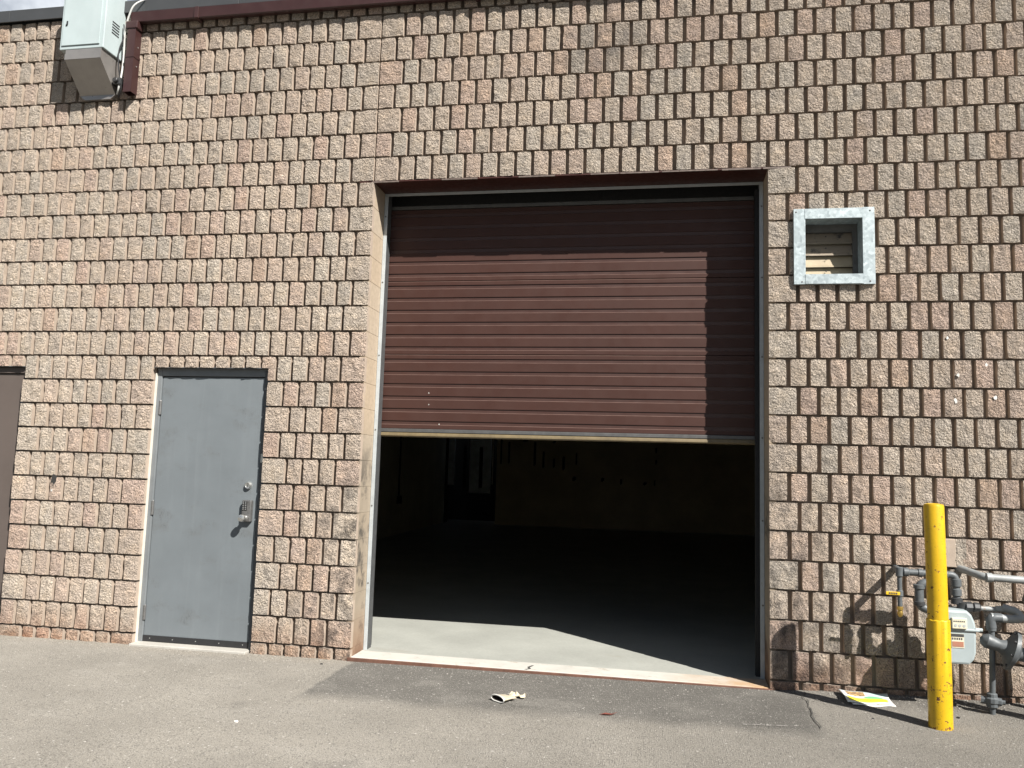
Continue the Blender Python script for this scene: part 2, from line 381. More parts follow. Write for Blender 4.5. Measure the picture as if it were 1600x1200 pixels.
def box(bm, x0, x1, y0, y1, z0, z1):
    v = [bm.verts.new((x, y, z)) for x in (x0, x1) for y in (y0, y1) for z in (z0, z1)]
    for f in ((0, 1, 3, 2), (4, 6, 7, 5), (0, 4, 5, 1), (2, 3, 7, 6), (0, 2, 6, 4), (1, 5, 7, 3)): bm.faces.new([v[i] for i in f])
    return v
def B(*a):
    bm = bmesh.new()
    for q in (a if isinstance(a[0], (tuple, list)) else (a,)): box(bm, *q)
    return bm
def prism(bm, pts, axis, a, b):
    """extrude a closed polygon along x, y or z between a and b"""
    def P(p, t):
        return {'x': (t, p[0], p[1]), 'y': (p[0], t, p[1]), 'z': (p[0], p[1], t)}[axis]
    A = [bm.verts.new(P(p, a)) for p in pts]; Bv = [bm.verts.new(P(p, b)) for p in pts]
    bm.faces.new(A); bm.faces.new(Bv[::-1])
    for i in range(len(pts)):
        j = (i+1) % len(pts); bm.faces.new((A[i], Bv[i], Bv[j], A[j]))
    return bm
def frames(pts):
    pts = [Vector(p) for p in pts]; out = []; up = None
    for i, p in enumerate(pts):
        t = (pts[min(i+1, len(pts)-1)]-pts[max(i-1, 0)]).normalized()
        if up is None:
            up = Vector((0, 0, 1)) if abs(t.z) < .9 else Vector((1, 0, 0))
        s = t.cross(up).normalized(); up = s.cross(t).normalized()
        out.append((p, s, up))
    return out
def tube(bm, pts, r, n=12, caps=True):
    rs = r if isinstance(r, (list, tuple)) else [r]*len(pts)
    rings = []
    for (p, s, u), q in zip(frames(pts), rs):
        rings.append([bm.verts.new(p+(s*math.cos(2*math.pi*k/n)+u*math.sin(2*math.pi*k/n))*q) for k in range(n)])
    for a, b in zip(rings, rings[1:]):
        for k in range(n): bm.faces.new((a[k], a[(k+1) % n], b[(k+1) % n], b[k]))
    if caps: bm.faces.new(rings[0][::-1]); bm.faces.new(rings[-1])
    return bm
def bend(pts, rad, seg=5):
    """round the corners of a polyline"""
    pts = [Vector(p) for p in pts]; out = [pts[0]]
    for a, b, c in zip(pts, pts[1:], pts[2:]):
        d1 = (a-b); d2 = (c-b); r = min(rad, d1.length*.48, d2.length*.48)
        p, q = b+d1.normalized()*r, b+d2.normalized()*r
        for i in range(seg+1):
            t = i/seg; out.append(p*(1-t)**2+b*2*t*(1-t)+q*t*t)
    out.append(pts[-1]); return out
def lathe(bm, prof, origin, axis=(0, 0, 1), n=24, caps=True):
    """prof: (radius, height) along axis from origin"""
    q = Vector((0, 0, 1)).rotation_difference(Vector(axis)); o = Vector(origin); rings = []
    for r, h in prof:
        rings.append([bm.verts.new(o+q @ Vector((r*math.cos(2*math.pi*k/n), r*math.sin(2*math.pi*k/n), h))) for k in range(n)])
    for a, b in zip(rings, rings[1:]):
        for k in range(n): bm.faces.new((a[k], a[(k+1) % n], b[(k+1) % n], b[k]))
    if caps: bm.faces.new(rings[0][::-1]); bm.faces.new(rings[-1])
    return bm
def project(p):
    d = Vector(p)-CPOS; w = d.dot(fwd)
    return 800+F_PX*d.dot(R2)/w, 600-F_PX*d.dot(U2)/w
def gz(x):
    return float(np.interp(x, [-40, -7, -5.3, -3, 0, .45, .9, 3, 40], [-.10, -.095, -.085, -.085, -.066, -.042, -.037, -.03, -.03]))

# ------------------------------------------------------------------ the ground
def grid_coords(dense0, dense1, step, far):
    c = list(np.arange(dense0, dense1+1e-6, step)); s = step; a = dense0
    lo = []
    while a > -far: s *= 1.6; a -= s; lo.append(max(a, -far))
    s = step; a = dense1; hi = []
    while a < far: s *= 1.6; a += s; hi.append(min(a, far))
    return lo[::-1]+c+hi
bm = bmesh.new()
xs = grid_coords(-8, 4, .25, 300); ys = [-300, -150, -70, -35, -18, -10, -7, -5, -4, -3, -2.4, -1.8, -1.4, -1.0, -.7, -.45, -.25, -.12, -.05, .012]
rg = random.Random(3)
V = []
for y in ys:
    row = []
    for x in xs:
        j = (rg.random()-.5)*.008 if -4 < y < -.06 and -8 < x < 4 else 0
        row.append(bm.verts.new((x, y, gz(x)+j)))
    V.append(row)
for i in range(len(ys)-1):
    for j in range(len(xs)-1): bm.faces.new((V[i][j], V[i][j+1], V[i+1][j+1], V[i+1][j]))
obj('ground', bm, 'asphalt', kind='structure', smooth=True)

# ------------------------------------------------------------------ the garage interior (setting)
FZ = -.058
obj('floor', B(-7.3, 2.6, .235, 17.6, FZ-.25, FZ), 'floor', kind='structure')
obj('ceiling', B(-7.3, 2.6, .26, 17.5, 4.95, 5.08), 'soffit', kind='structure')
obj('wall_left', prism(bmesh.new(), [(-5.86, .302), (-6.46, 15.6), (-6.66, 15.6), (-6.06, .302)], 'z', -.3, 4.95), 'innerleft', kind='structure')
obj('wall_right', B(2.4, 2.6, .262, 15.6, -.3, 4.95), 'inner', kind='structure')
wb = bpy.data.objects.new('wall_back', None); COL.objects.link(wb); wb['kind'] = 'structure'; ROOT[wb] = Vector((0, 0, 0))
obj('plaster', B((-5.06, 2.6, 15.65, 15.85, -.3, 4.95), (-6.7, -5.06, 15.65, 15.85, 2.6, 4.95)), 'inner', wb)
for (x, z, w, h) in ((-4.72, 1.87, .05, .56), (-4.02, 1.85, .06, .62), (-3.78, 1.70, .05, .42), (-3.50, 1.62, .05, .22), (-3.24, 1.62, .06, .34), (-2.9, 1.75, .035, .30), (-4.28, 2.2, .16, .045), (-3.5, 2.18, .10, .04),
                     (-2.95, 1.22, .10, .09), (-2.2, 1.22, .08, .08), (-1.72, 1.18, .05, .12), (-1.1, 1.15, .10, .05), (-.85, 1.18, .05, .12), (-.82, 2.02, .04, .12), (-.82, 1.72, .04, .1)):
    zz = [z-h/2, z+h/2]
    pts = [(x-w/2, zz[0]), (x-w*.1, zz[0]-.02), (x+w/2, zz[0]+.03), (x+w*.42, z), (x+w/2, zz[1]), (x-w*.2, zz[1]+.015), (x-w/2, zz[1]-.03)]
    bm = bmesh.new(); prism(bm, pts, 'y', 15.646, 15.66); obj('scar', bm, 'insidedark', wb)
# conduit and switch box on the left interior wall, and on the back wall
t = thing('conduit', 'thin dark conduit running down the dim left wall inside the garage', 'conduit', (-6.26, 11, 0))
obj('pipe', tube(bmesh.new(), [(-6.255, 11, 4.8), (-6.255, 11, .75)], .018, 8), 'insidedark', t, True)
obj('junction_box', B(-6.28, -6.20, 10.94, 11.06, .60, .76), 'insidedark', t, bevel=.004)
t = thing('wall_conduit', 'slim conduit ending in a small box on the back wall beside the doorway', 'conduit', (-4.93, 15.63, 0))
obj('pipe', tube(bmesh.new(), [(-4.93, 15.62, 4.8), (-4.93, 15.62, 1.55)], .018, 8), 'insidedark', t, True)
obj('junction_box', B(-4.99, -4.87, 15.585, 15.648, 1.42, 1.56), 'inner', t, bevel=.004)
# doorway at the back with panels painted pale to stand for bluish window light
t = thing('interior_doorway', 'dark doorway with pale panels in the far corner of the garage', 'doorway', (-5.6, 15.7, FZ))
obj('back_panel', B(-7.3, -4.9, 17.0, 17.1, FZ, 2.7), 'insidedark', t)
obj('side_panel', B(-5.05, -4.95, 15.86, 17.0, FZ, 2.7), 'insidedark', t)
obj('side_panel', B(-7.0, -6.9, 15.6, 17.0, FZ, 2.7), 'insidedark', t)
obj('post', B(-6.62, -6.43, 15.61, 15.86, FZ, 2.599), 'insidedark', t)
obj('door', B(-6.42, -6.24, 15.72, 15.76, .95, 2.55), 'lightpanel', t, bevel=.004)  # both panels have window light put into their pale colour
obj('door', B(-5.84, -5.24, 15.80, 15.84, .75, 2.55), 'lightpanel', t, bevel=.004)
for x in (-5.95, -5.5): obj('hanging_strip', B(x-.05, x+.03, 15.74, 15.78, .9, 2.0), 'insidedark', t)
obj('painted_light_strip', B(-5.17, -5.14, 15.62, 15.649, 1.0, 2.599), 'cupwhite', t)  # white strip painting in a thin line of light

# ------------------------------------------------------------------ the block wall
P_, RIB, GAP, CH = .4/3, .1055, .4/3-.1055, .2
G = .043                                            # how far the ribs stand out of the wall
TOPZ = 5.165
wall = thing('block_wall', 'tan split-face concrete block wall with vertical ribs, filling the view', 'wall', (-2, .1, gz(-2)))
GX0, GX1, GTOP = -3.0, 0.0, 3.6
EX0, EX1, DTOP = -4.8, -3.8, 2.1
LX0, LX1 = -7.0, -6.0
VX0, VX1, VZ0, VZ1 = .235, .647, 2.78, 3.21          # hole of the vent
WX0, WX1 = -9.0, 3.4
zb = -.35
obj('backing', B((WX0, LX0, G, .25, zb, TOPZ), (LX0, LX1, G, .25, DTOP, TOPZ), (LX1, EX0, G, .25, zb, TOPZ), (EX0, EX1, G, .25, DTOP, TOPZ), (EX1, GX0-.004, G, .25, zb, TOPZ),
                 (GX0-.004, GX1+.004, G, .25, GTOP+.012, TOPZ), (GX1+.004, VX0, G, .25, zb, TOPZ), (VX0, VX1, G, .25, zb, VZ0), (VX0, VX1, G, .25, VZ1, TOPZ), (VX1, WX1, G, .25, zb, TOPZ)), 'mortar', wall)

def lattice(k):
    """x edges of the cells of course k as (x0, x1, trim_left, trim_right)"""
    off = 0. if k % 2 == 0 else P_/2
    j0 = int(math.floor((WX0-off)/P_)); cells = []
    for j in range(j0, int((WX1-off)/P_)+1): cells.append([off+j*P_, off+(j+1)*P_])
    return cells
def rects(k):
    z0, z1 = k*CH, (k+1)*CH
    stops = [-3.0]                                  # control joint
    blocked = []
    if z0 < GTOP-.01: blocked.append((GX0, GX1))
    if z0 < DTOP-.11: blocked += [(EX0, EX1), (LX0, LX1)]
    segs = [[WX0, WX1]]
    cuts = sorted(blocked+[(-3.0, -3.0)])
    out = []; a = WX0
    ends = []
    for c0, c1 in cuts:
        if c0 > a: out.append((a, c0, a in ends))
        if c1 >= a: a = c1; ends.append(c1)
    out.append((a, WX1, True))
    res = []
    for s0, s1, hard in out:
        cs = [list(c) for c in lattice(k) if c[1] > s0+.01 and c[0] < s1-.01]
        if not cs: continue
        if cs[0][0] < s0-.005 or cs[0][0] > s0+.005:
            cs[0][0] = s0
        if cs[-1][1] > s1+.005 or cs[-1][1] < s1-.005:
            cs[-1][1] = s1
        # half cells next to an edge join their neighbour into one wide rib
        if len(cs) > 1 and cs[0][1]-cs[0][0] < P_*.8: cs[1][0] = cs[0][0]; cs.pop(0)
        if len(cs) > 1 and cs[-1][1]-cs[-1][0] < P_*.8: cs[-2][1] = cs[-1][1]; cs.pop()
        for i, (x0, x1) in enumerate(cs):
            el = abs(x0-s0) < .006 and s0 != WX0; er = abs(x1-s1) < .006 and s1 != WX1
            jl = .006 if (el and abs(s0+3) < .01 and z0 >= GTOP-.01) else 0.
            jr = .006 if (er and abs(s1+3) < .01 and z0 >= GTOP-.01) else 0.
            a_ = x0+(jl if el else GAP/2); b_ = x1-(jr if er else GAP/2)
            res.append((a_, b_, z0+.0065, z1-.0065))
    return res
def carve(r, h):
    x0, x1, z0, z1 = r; a, b, c, d = h
    if x1 <= a or x0 >= b or z1 <= c or z0 >= d: return [r]
    o = []
    if z1 > d: o.append((x0, x1, d, z1))
    if z0 < c: o.append((x0, x1, z0, c))
    zz0, zz1 = max(z0, c), min(z1, d)
    if x0 < a: o.append((x0, a, zz0, zz1))
    if x1 > b: o.append((b, x1, zz0, zz1))
    return [q for q in o if q[1]-q[0] > .012 and q[3]-q[2] > .012]
def rib_bm(bm, w, h, seed, cx=0, cz=0, tint=None, lay=None, y0=0.):
    """one rough-faced rib centred on (cx, cz), front near y = 0"""
    r = random.Random(seed); nx = 3 if w < .14 else 5; nz = 4
    fv = {}
    tilt = r.uniform(-.003, .003)
    for i in range(nx+1):
        for j in range(nz+1):
            edge = i in (0, nx) or j in (0, nz)
            cor = i in (0, nx) and j in (0, nz)
            x = -w/2+w*i/nx; z = -h/2+h*j/nz
            if edge:
                ins = r.uniform(.0, .0014) + (r.uniform(.0, .002) if cor else 0) + (r.uniform(.002, .006) if r.random() < .05 else 0)
                if i == 0: x += ins
                if i == nx: x -= ins
                if j == 0: z += ins
                if j == nz: z -= ins
                y = r.uniform(.0005, .0035)
                if r.random() < .05: y += .005
            else:
                x += r.uniform(-.012, .012); z += r.uniform(-.016, .016); y = r.uniform(-.0065, .0045)
            fv[i, j] = bm.verts.new((cx+x, y0+y+tilt*(i-nx/2), cz+z))
    per = [(i, 0) for i in range(nx)]+[(nx, j) for j in range(nz)]+[(i, nz) for i in range(nx, 0, -1)]+[(0, j) for j in range(nz, 0, -1)]
    bv = {}
    for (i, j) in per:
        bv[i, j] = bm.verts.new((cx-w/2+w*i/nx, G+.001, cz-h/2+h*j/nz))
    fs = []
    for i in range(nx):
        for j in range(nz):
            q = (fv[i, j], fv[i+1, j], fv[i+1, j+1], fv[i, j+1])
            fs.append(bm.faces.new(q[:3]) if False else bm.faces.new(q))
    for a, b in zip(per, per[1:]+per[:1]): fs.append(bm.faces.new((fv[b], fv[a], bv[a], bv[b]))); fs[-1].material_index = 2 if (a[1] == b[1] and a[1] in (0, nz)) else 1
    if lay is not None:
        for f in fs: f[lay] = tint
    return fs
ALL = []
VENT = (VX0, VX1, VZ0, VZ1)
rt = random.Random(11)
for k in range(-1, 26):
    for r in rects(k):
        qs = carve(r, VENT)
        if k == 10:
            for d0, d1 in ((EX0, EX1), (LX0, LX1)):
                qs = [q for p in qs for q in carve(p, (d0, d1, -1, DTOP+.004))]
        for (x0, x1, z0, z1) in qs:
            z1 = min(z1, TOPZ-.004)
            if z1-z0 < .012: continue
            t_ = rt.random(); ALL.append((x0, x1, z0, z1, t_))
# plain mortared block by the gas pipes, left where two ribs were patched together
ALL = [q for q in ALL if not (1.02 < q[0] < 1.21 and .82 < q[2] < .98)]
ALL.append((1.10, 1.253, .8055, .9945, .1))
obj('mortar_patch', B(1.104, 1.186, -.006, .03, .808, .992), 'flank', wall, bevel=.004)
def area(q):
    pts = [project((x, 0, z)) for x, z in ((q[0], q[2]), (q[1], q[2]), (q[1], q[3]), (q[0], q[3]))]
    c = [(min(max(u, 0), 1600), min(max(v, 0), 1200)) for u, v in pts]
    a = abs(sum(c[i][0]*c[(i+1) % 4][1]-c[(i+1) % 4][0]*c[i][1] for i in range(4)))/2
    u = sum(p[0] for p in pts)/4; v = sum(p[1] for p in pts)/4
    if 1440 < u < 1490 and 790 < v < 1140: a = 0     # behind the bollard
    if 1239 < u < 1366 and 327 < v < 445: a *= .1
    return a
ALL.sort(key=area, reverse=True)
cache = {}
for n_, (x0, x1, z0, z1, t_) in enumerate(ALL[:300]):
    w, h = round(x1-x0, 3), round(z1-z0, 3); var = rt.randrange(9); key = (w, h, var)
    if key not in cache:
        bm = bmesh.new(); rib_bm(bm, w, h, var*31+int(w*1000)); bmesh.ops.recalc_face_normals(bm, faces=bm.faces)
        me = bpy.data.meshes.new('brick'); bm.to_mesh(me); bm.free(); me.materials.append(MT['brick']); me.materials.append(MT['flank']); me.materials.append(MT['mortar']); cache[key] = me
    o = bpy.data.objects.new('brick', cache[key]); COL.objects.link(o); o.parent = wall
    o.location = Vector(((x0+x1)/2, rt.uniform(-.003, .003), (z0+z1)/2))-ROOT[wall]; o['tint'] = t_
bm = bmesh.new(); lay = bm.faces.layers.float.new('tint')
for i, (x0, x1, z0, z1, t_) in enumerate(ALL[300:]):
    rib_bm(bm, x1-x0, z1-z0, i*7+1, (x0+x1)/2, (z0+z1)/2, t_, lay, rt.uniform(-.003, .003))
bk = obj('brick', bm, 'brick', wall, kind='stuff'); bk.data.materials.append(MT['flank']); bk.data.materials.append(MT['mortar'])
# smooth block ends lining the sides of the big opening
for k in range(-1, 18):
    z0, z1 = k*CH+.0012, (k+1)*CH-.0012
    for sx in (0, 1):
        bm = B(GX0-.05, GX0-.001, .014, .30, z0, z1) if sx == 0 else B(GX1+.001, GX1+.05, .014, .30, z0, z1)
        o = obj('jamb_block', bm, 'block', wall, bevel=.0012); o['tint'] = rt.random()
obj('jamb_mortar', B(GX0-.05, GX0-.003, .02, .29, zb, GTOP), 'block', wall); obj('jamb_mortar', B(GX1+.003, GX1+.05, .02, .29, zb, GTOP), 'block', wall)
# steel lintel over the opening with its flaking front lip
obj('lintel', B((GX0-.12, GX1+.12, .004, .31, GTOP-.006, GTOP+.004)), 'lintel', wall)
rl = random.Random(5); x = GX0-.02
while x < GX1+.16:
    w = rl.uniform(.10, .3); d = rl.uniform(0, .008)
    bm = bmesh.new(); box(bm, x, min(x+w, GX1+.16), .0005+d*.5, .012, GTOP-.0065-rl.uniform(.0, .004), GTOP+.002); x += w+rl.uniform(0, .03)+(rl.uniform(.1, .4) if x < -1.3 else 0)
    obj('lintel_lip', bm, 'lip', wall)
# white and black splashes on the blocks
def blob(x, z, r, seed, y=-.0045):
    q = random.Random(seed); bm = bmesh.new()
    pts = [(x+math.cos(a)*r*q.uniform(.5, 1.2)*.75, z+math.sin(a)*r*q.uniform(.5, 1.3)) for a in [i*math.pi/5 for i in range(10)]]
    return prism(bm, pts, 'y', y, y+.008)
def onwall(u, v, Y=0.):
    d = fwd+R2*((u-800)/F_PX)+U2*((600-v)/F_PX); return CPOS+d*((Y-CPOS.y)/d.y)
for i, (u, v, r, m) in enumerate(((1541, 570, .013, 'birdlime'), (1497, 586, .014, 'birdlime'), (1493, 626, .017, 'birdlime'), (1555, 622, .015, 'birdlime'), (1480, 528, .011, 'birdlime'), (84, 748, .045, 'sootspot'), (81, 766, .012, 'birdlime'))):
    p = onwall(u, v); obj('paint_splash', blob(p.x, p.z, r, i+2), m, wall)

# metal cap on top of the wall, in lengths
x = WX0
for i, ln in enumerate((2.55, 2.2, 3.05, 3.05, 1.55)):
    bm = bmesh.new()
    prism(bm, [(-.035, 5.168), (-.022, 5.168), (-.022, 5.262), (.29, 5.285), (.29, 5.30), (-.035, 5.275)], 'x', x, x+ln-.003)
    obj('coping', bm, 'coping', wall, bevel=.003); x += ln
obj('parapet', B(WX0, WX1, .25, .30, 4.9, 5.26), 'coping', wall)

# ------------------------------------------------------------------ gutter and downspout
gt = thing('gutter', 'dark brown metal gutter with a short downspout, under the roof edge', 'gutter', (-5.2, -.04, 4.42))
x = -5.215
for ln in (.62, 2.4, 2.4, 2.4):
    x1 = min(x+ln, 3.3); bm = bmesh.new()
    prism(bm, [(-.012, 5.055), (-.068, 5.045), (-.078, 5.052), (-.088, 5.135), (-.080, 5.135), (-.071, 5.06), (-.02, 5.066), (-.02, 5.15), (-.012, 5.15)], 'x', x, x1-.004)
    obj('gutter_section', bm, 'brownmetal', gt, bevel=.002)
    obj('joint_strap', B(x1-.025, x1+.012, -.0925, -.010, 5.040, 5.138), 'brownmetal', gt, bevel=.002)
    x = x1
bm = bmesh.new()   # open rectangular pipe
xo, xi, yo, yi = (-5.225, -5.150), (-5.221, -5.154), (-.092, -.012), (-.088, -.016)
zb_, zt_ = 4.425, 5.045
def ring(xx, yy, z): return [bm.verts.new(p) for p in ((xx[0], yy[0], z), (xx[1], yy[0], z), (xx[1], yy[1], z), (xx[0], yy[1], z))]
o0, o1, i0, i1 = ring(xo, yo, zb_), ring(xo, yo, zt_), ring(xi, yi, zb_), ring(xi, yi, zt_)
for k in range(4):
    j = (k+1) % 4
    bm.faces.new((o0[k], o0[j], o1[j], o1[k])); bm.faces.new((i0[j], i0[k], i1[k], i1[j])); bm.faces.new((o0[j], o0[k], i0[k], i0[j]))
bm.faces.new(o1)
ds = obj('downspout', bm, 'brownmetal', gt)
obj('strap', B((-5.229, -5.146, -.0955, -.010, 4.73, 4.755),), 'brownmetal', ds)
obj('outlet_elbow', B((-5.245, -5.135, -.10, -.010, 4.985, 5.05),), 'brownmetal', gt, bevel=.006)
for z in (4.66, 4.83):
    obj('rivet', lathe(bmesh.new(), [(.001, -.004), (.005, -.002), (.006, 0)], (-5.1455, -.05, z), (-1, 0, 0), 8), 'chrome', ds)

# ------------------------------------------------------------------ overhead door
gd = thing('garage_door', 'brown ribbed steel overhead door, pulled halfway up over a dark garage', 'garage door', (-1.5, .385, FZ))
SX0, SX1, DY = -2.985, -.045, .385
def slat(z0, z1):
    bm = bmesh.new(); c = .0048
    prism(bm, [(DY+.008, z0), (DY+.0005, z0+.0006), (DY, z0+.002), (DY, z1-c), (DY+.0045, z1), (DY+.008, z1)], 'x', SX0, SX1)
    bm.faces.ensure_lookup_table(); bm.faces[5].material_index = 1  # chamfer face carries the painted highlight
    return bm
GW = .027
for s in range(3):
    z0 = 1.67+s*.607; z1 = z0+.604
    sec = obj('door_section', B(SX0, SX1, DY+.0065, DY+.045, z0, z1), 'slatback', gd)
    pit = .607/6; e = z0
    for i in range(6):
        gtop = z0+pit*(i+.62); gbot = gtop-GW
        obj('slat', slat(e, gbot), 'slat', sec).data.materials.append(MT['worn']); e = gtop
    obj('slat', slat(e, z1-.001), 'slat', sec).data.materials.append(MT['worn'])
obj('top_rail', B(SX0+.01, SX1-.01, DY+.0, DY+.045, 3.492, 3.522), 'darkbar', gd, bevel=.004)
obj('top_gap_blocker', B(SX0-.03, SX1+.03, .455, .47, 3.42, 3.80), 'rubber', gd)  # added black panel that hides the lit ceiling behind the top gap
obj('bottom_bar', B(SX0, SX1, DY-.012, DY+.045, 1.640, 1.668), 'darkbar', gd, bevel=.003)
bm = bmesh.new(); prism(bm, [(DY-.006, 1.639), (DY-.014, 1.628), (DY-.016, 1.612), (DY-.006, 1.603), (DY+.03, 1.603), (DY+.03, 1.639)], 'x', SX0, SX1)
obj('bottom_seal', bm, 'tan', gd, True)
for (u, v, r) in ((670, 614, .008), (670, 632, .006), (686, 663, .007)):
    p = onwall(u, v, DY); obj('paint_chip', blob(p.x, p.z, r, int(u+v), DY-.0015), 'scrape', gd)
fr = thing('door_track', 'pale galvanised angle framing the sides and top of the garage opening', 'door frame', (-1.5, .3, FZ))
FY0, FY1 = .272, .374
obj('jamb', B(GX0+.001, GX0+.030, FY0, FY0+.006, FZ, 3.57), 'frame', fr, bevel=.001)
obj('jamb', B(GX1-.030, GX1-.001, FY0, FY0+.006, FZ, 3.57), 'frame', fr, bevel=.001)
obj('header', B(GX0+.001, GX1-.001, FY0, FY0+.006, 3.5705, 3.5925), 'frame', fr, bevel=.001)
obj('guide', B(GX0+.001, GX0+.027, FY0+.0065, FY1, FZ, 3.60), 'guide', fr)
obj('guide', B(GX1-.027, GX1-.001, FY0+.0065, FY1, FZ, 3.60), 'guide', fr)
obj('weather_strip', B(GX1-.056, GX1-.0275, FY0+.05, FY1-.002, FZ, 3.55), 'rubber', fr)
obj('track', B((GX0-.05, GX0+.0, .40, .46, FZ, 3.6), (GX1, GX1+.05, .40, .46, FZ, 3.6)), 'rubber', fr)
for z in (.45, 1.05, 1.65, 2.25, 2.85, 3.4):
    for xx in (GX0+.015, GX1-.013):
        obj('bolt', lathe(bmesh.new(), [(.001, -.004), (.006, -.003), (.007, 0)], (xx, FY0-.0002, z), (0, 1, 0), 8), 'oldsteel', fr)
# the inside of the wall above and beside the door
obj('wall_front', B((-6.0, GX0-.051, .252, .30, -.3, 4.95), (GX1+.051, 2.5, .252, .30, -.3, 4.95), (GX0-.051, GX1+.051, .312, .36, 3.6, 4.95)), 'inner', kind='structure')

# sill with worn white paint and a rusty edging iron
sl = thing('door_sill', 'worn white painted sill strip with a rusty iron edge, along the garage floor', 'sill', (-1.5, .1, FZ))
obj('painted_strip', B(GX0+.002, GX1-.002, .006, .235, FZ-.2, FZ+.003), 'sill', sl, bevel=.004)
obj('edge_iron', B(GX0-.02, GX1+.01, -.010, .0058, FZ-.2, FZ-.001), 'rust', sl, bevel=.003)
bm = bmesh.new(); p = [( -1.69, .01), (-1.665, .05), (-1.68, .09), (-1.655, .15), (-1.64, .15), (-1.662, .085), (-1.645, .045), (-1.672, .01)]
prism(bm, p, 'z', FZ+.0028, FZ+.0042); obj('crack', bm, 'crack', sl)

# ------------------------------------------------------------------ entry doors
def screw(parent, x, y, z, r=.006, m='chrome'):
    return obj('screw', lathe(bmesh.new(), [(.001, -.0035), (r*.8, -.003), (r, 0)], (x, y, z), (0, 1, 0), 8), m, parent)
def hinge(parent, x, y, z, m='oldsteel'):
    bm = bmesh.new(); lathe(bm, [(.0115, -.055), (.0115, .055)], (x, y-.008, z), (0, 0, 1), 10)
    lathe(bm, [(.006, .055), (.004, .062)], (x, y-.006, z), (0, 0, 1), 10)
    box(bm, x-.026, x+.002, y-.002, y+.004, z-.05, z+.05)
    return obj('hinge', bm, m, parent)
ed = thing('entry_door', 'grey flat steel door with a push-button lock, left of the garage opening', 'door', (-4.3, .06, -.08))
FB = -.078
obj('lintel_plate', B(EX0, EX1, .008, .20, DTOP+.0005, DTOP+.0065), 'framedark', ed)
obj('caulk_strip', B(EX0+.0005, EX0+.010, .037, .06, FB, 2.06), 'white', ed)
fm = obj('frame', B((EX0+.0105, EX0+.048, .054, .20, FB, DTOP-.003),), 'framegrey', ed, bevel=.003)
obj('frame', B((EX1-.046, EX1-.001, .054, .20, FB, DTOP-.003),), 'framedark', ed, bevel=.003)  # right jamb painted a darker grey to stand for its shade
obj('frame', B((EX0+.0485, EX1-.0465, .054, .20, 2.040, DTOP-.003),), 'framegrey', ed, bevel=.003)
obj('drip_edge', B((EX0+.012, EX1-.004, .046, .0535, 2.088, DTOP-.002),), 'framegrey', ed)
obj('gap_seal', B((EX1-.053, EX1-.0465, .085, .12, FB, 2.039), (EX0+.0487, EX1-.0468, .085, .12, 2.034, 2.0395), (EX0+.0484, EX0+.0515, .085, .12, FB, 2.039)), 'rubber', ed)
LY = .068
leaf = obj('leaf', B(EX0+.052, EX1-.054, LY, LY+.044, -.062, 2.033), 'doorgrey', ed, bevel=.002)
ks = obj('kick_strip', B(EX0+.045, EX1-.050, LY-.007, LY-.0005, -.066, -.018), 'rubber', ed, bevel=.002)
for i in range(5): screw(ks, -4.69+i*.198, LY-.0072, -.040, .005)
for z in (1.78, .975, .155): hinge(ed, EX0+.050, LY-.002, z)
lk = obj('deadbolt', lathe(bmesh.new(), [(.030, 0), (.030, -.004), (.027, -.018), (.022, -.024), (.016, -.022), (.0155, -.019), (.001, -.019)], (-3.935, LY, 1.178), (0, 1, 0), 24), 'chrome', ed, True)
obj('keyhole', B(-3.937, -3.933, LY-.0205, LY-.0188, 1.170, 1.186), 'black', lk)
# push button lock
kp = obj('keypad_lock', B(-3.962, -3.884, LY-.040, LY-.0006, .898, 1.065), 'oldsteel', ed, bevel=.007)
obj('keypad_face', B(-3.958, -3.918, LY-.0425, LY-.0402, .985, 1.058), 'black', kp)
for i in range(5):
    for j in range(2):
        obj('button', lathe(bmesh.new(), [(.0045, 0), (.0045, -.005), (.003, -.006), (.0005, -.006)], (-3.948+j*.02, LY-.0426, .995+i*.0135), (0, 1, 0), 10), 'chrome', kp, True)
obj('knob', lathe(bmesh.new(), [(.021, 0), (.017, -.012), (.0165, -.030), (.027, -.038), (.029, -.052), (.025, -.062), (.018, -.0655), (.001, -.066)], (-3.930, LY-.040, .928), (0, 1, 0), 24), 'chrome', kp, True)
obj('strike_plate', B(-3.842, -3.822, .0515, .0538, 1.36, 1.43), 'chrome', ed, bevel=.001)
obj('threshold', B(EX0+.002, EX1-.02, -.045, .20, -.20, -.0675), 'threshold', ed, bevel=.006)

ld = thing('brown_door', 'dark taupe steel door cut off by the left border of the view', 'door', (-6.5, .06, -.08))
obj('frame', B((LX1-.022, LX1-.001, .040, .20, FB-.02, DTOP-.003), (LX0+.001, LX0+.04, .040, .20, FB-.02, DTOP-.003)), 'rubber', ld)
obj('lintel_plate', B(LX0, LX1, .008, .20, DTOP+.0005, DTOP+.0065), 'framedark', ld)
obj('header', B(LX0+.041, LX1-.0225, .040, .20, 2.050, DTOP-.003), 'browndoor', ld, bevel=.003)
leaf = obj('leaf', B(LX0+.043, LX1-.026, .055, .10, -.07, 2.047), 'browndoor', ld, bevel=.002)
for z in (1.80, .99, .17):
    bm = bmesh.new(); lathe(bm, [(.009, -.06), (.009, .06)], (LX1-.028, .046, z), (0, 0, 1), 10); box(bm, LX1-.030, LX1-.006, .036, .0395, z-.055, z+.055)
    obj('hinge', bm, 'oldsteel', ld)
obj('threshold', B(LX0+.002, LX1-.002, -.03, .20, -.22, -.082), 'threshold', ld, bevel=.005)

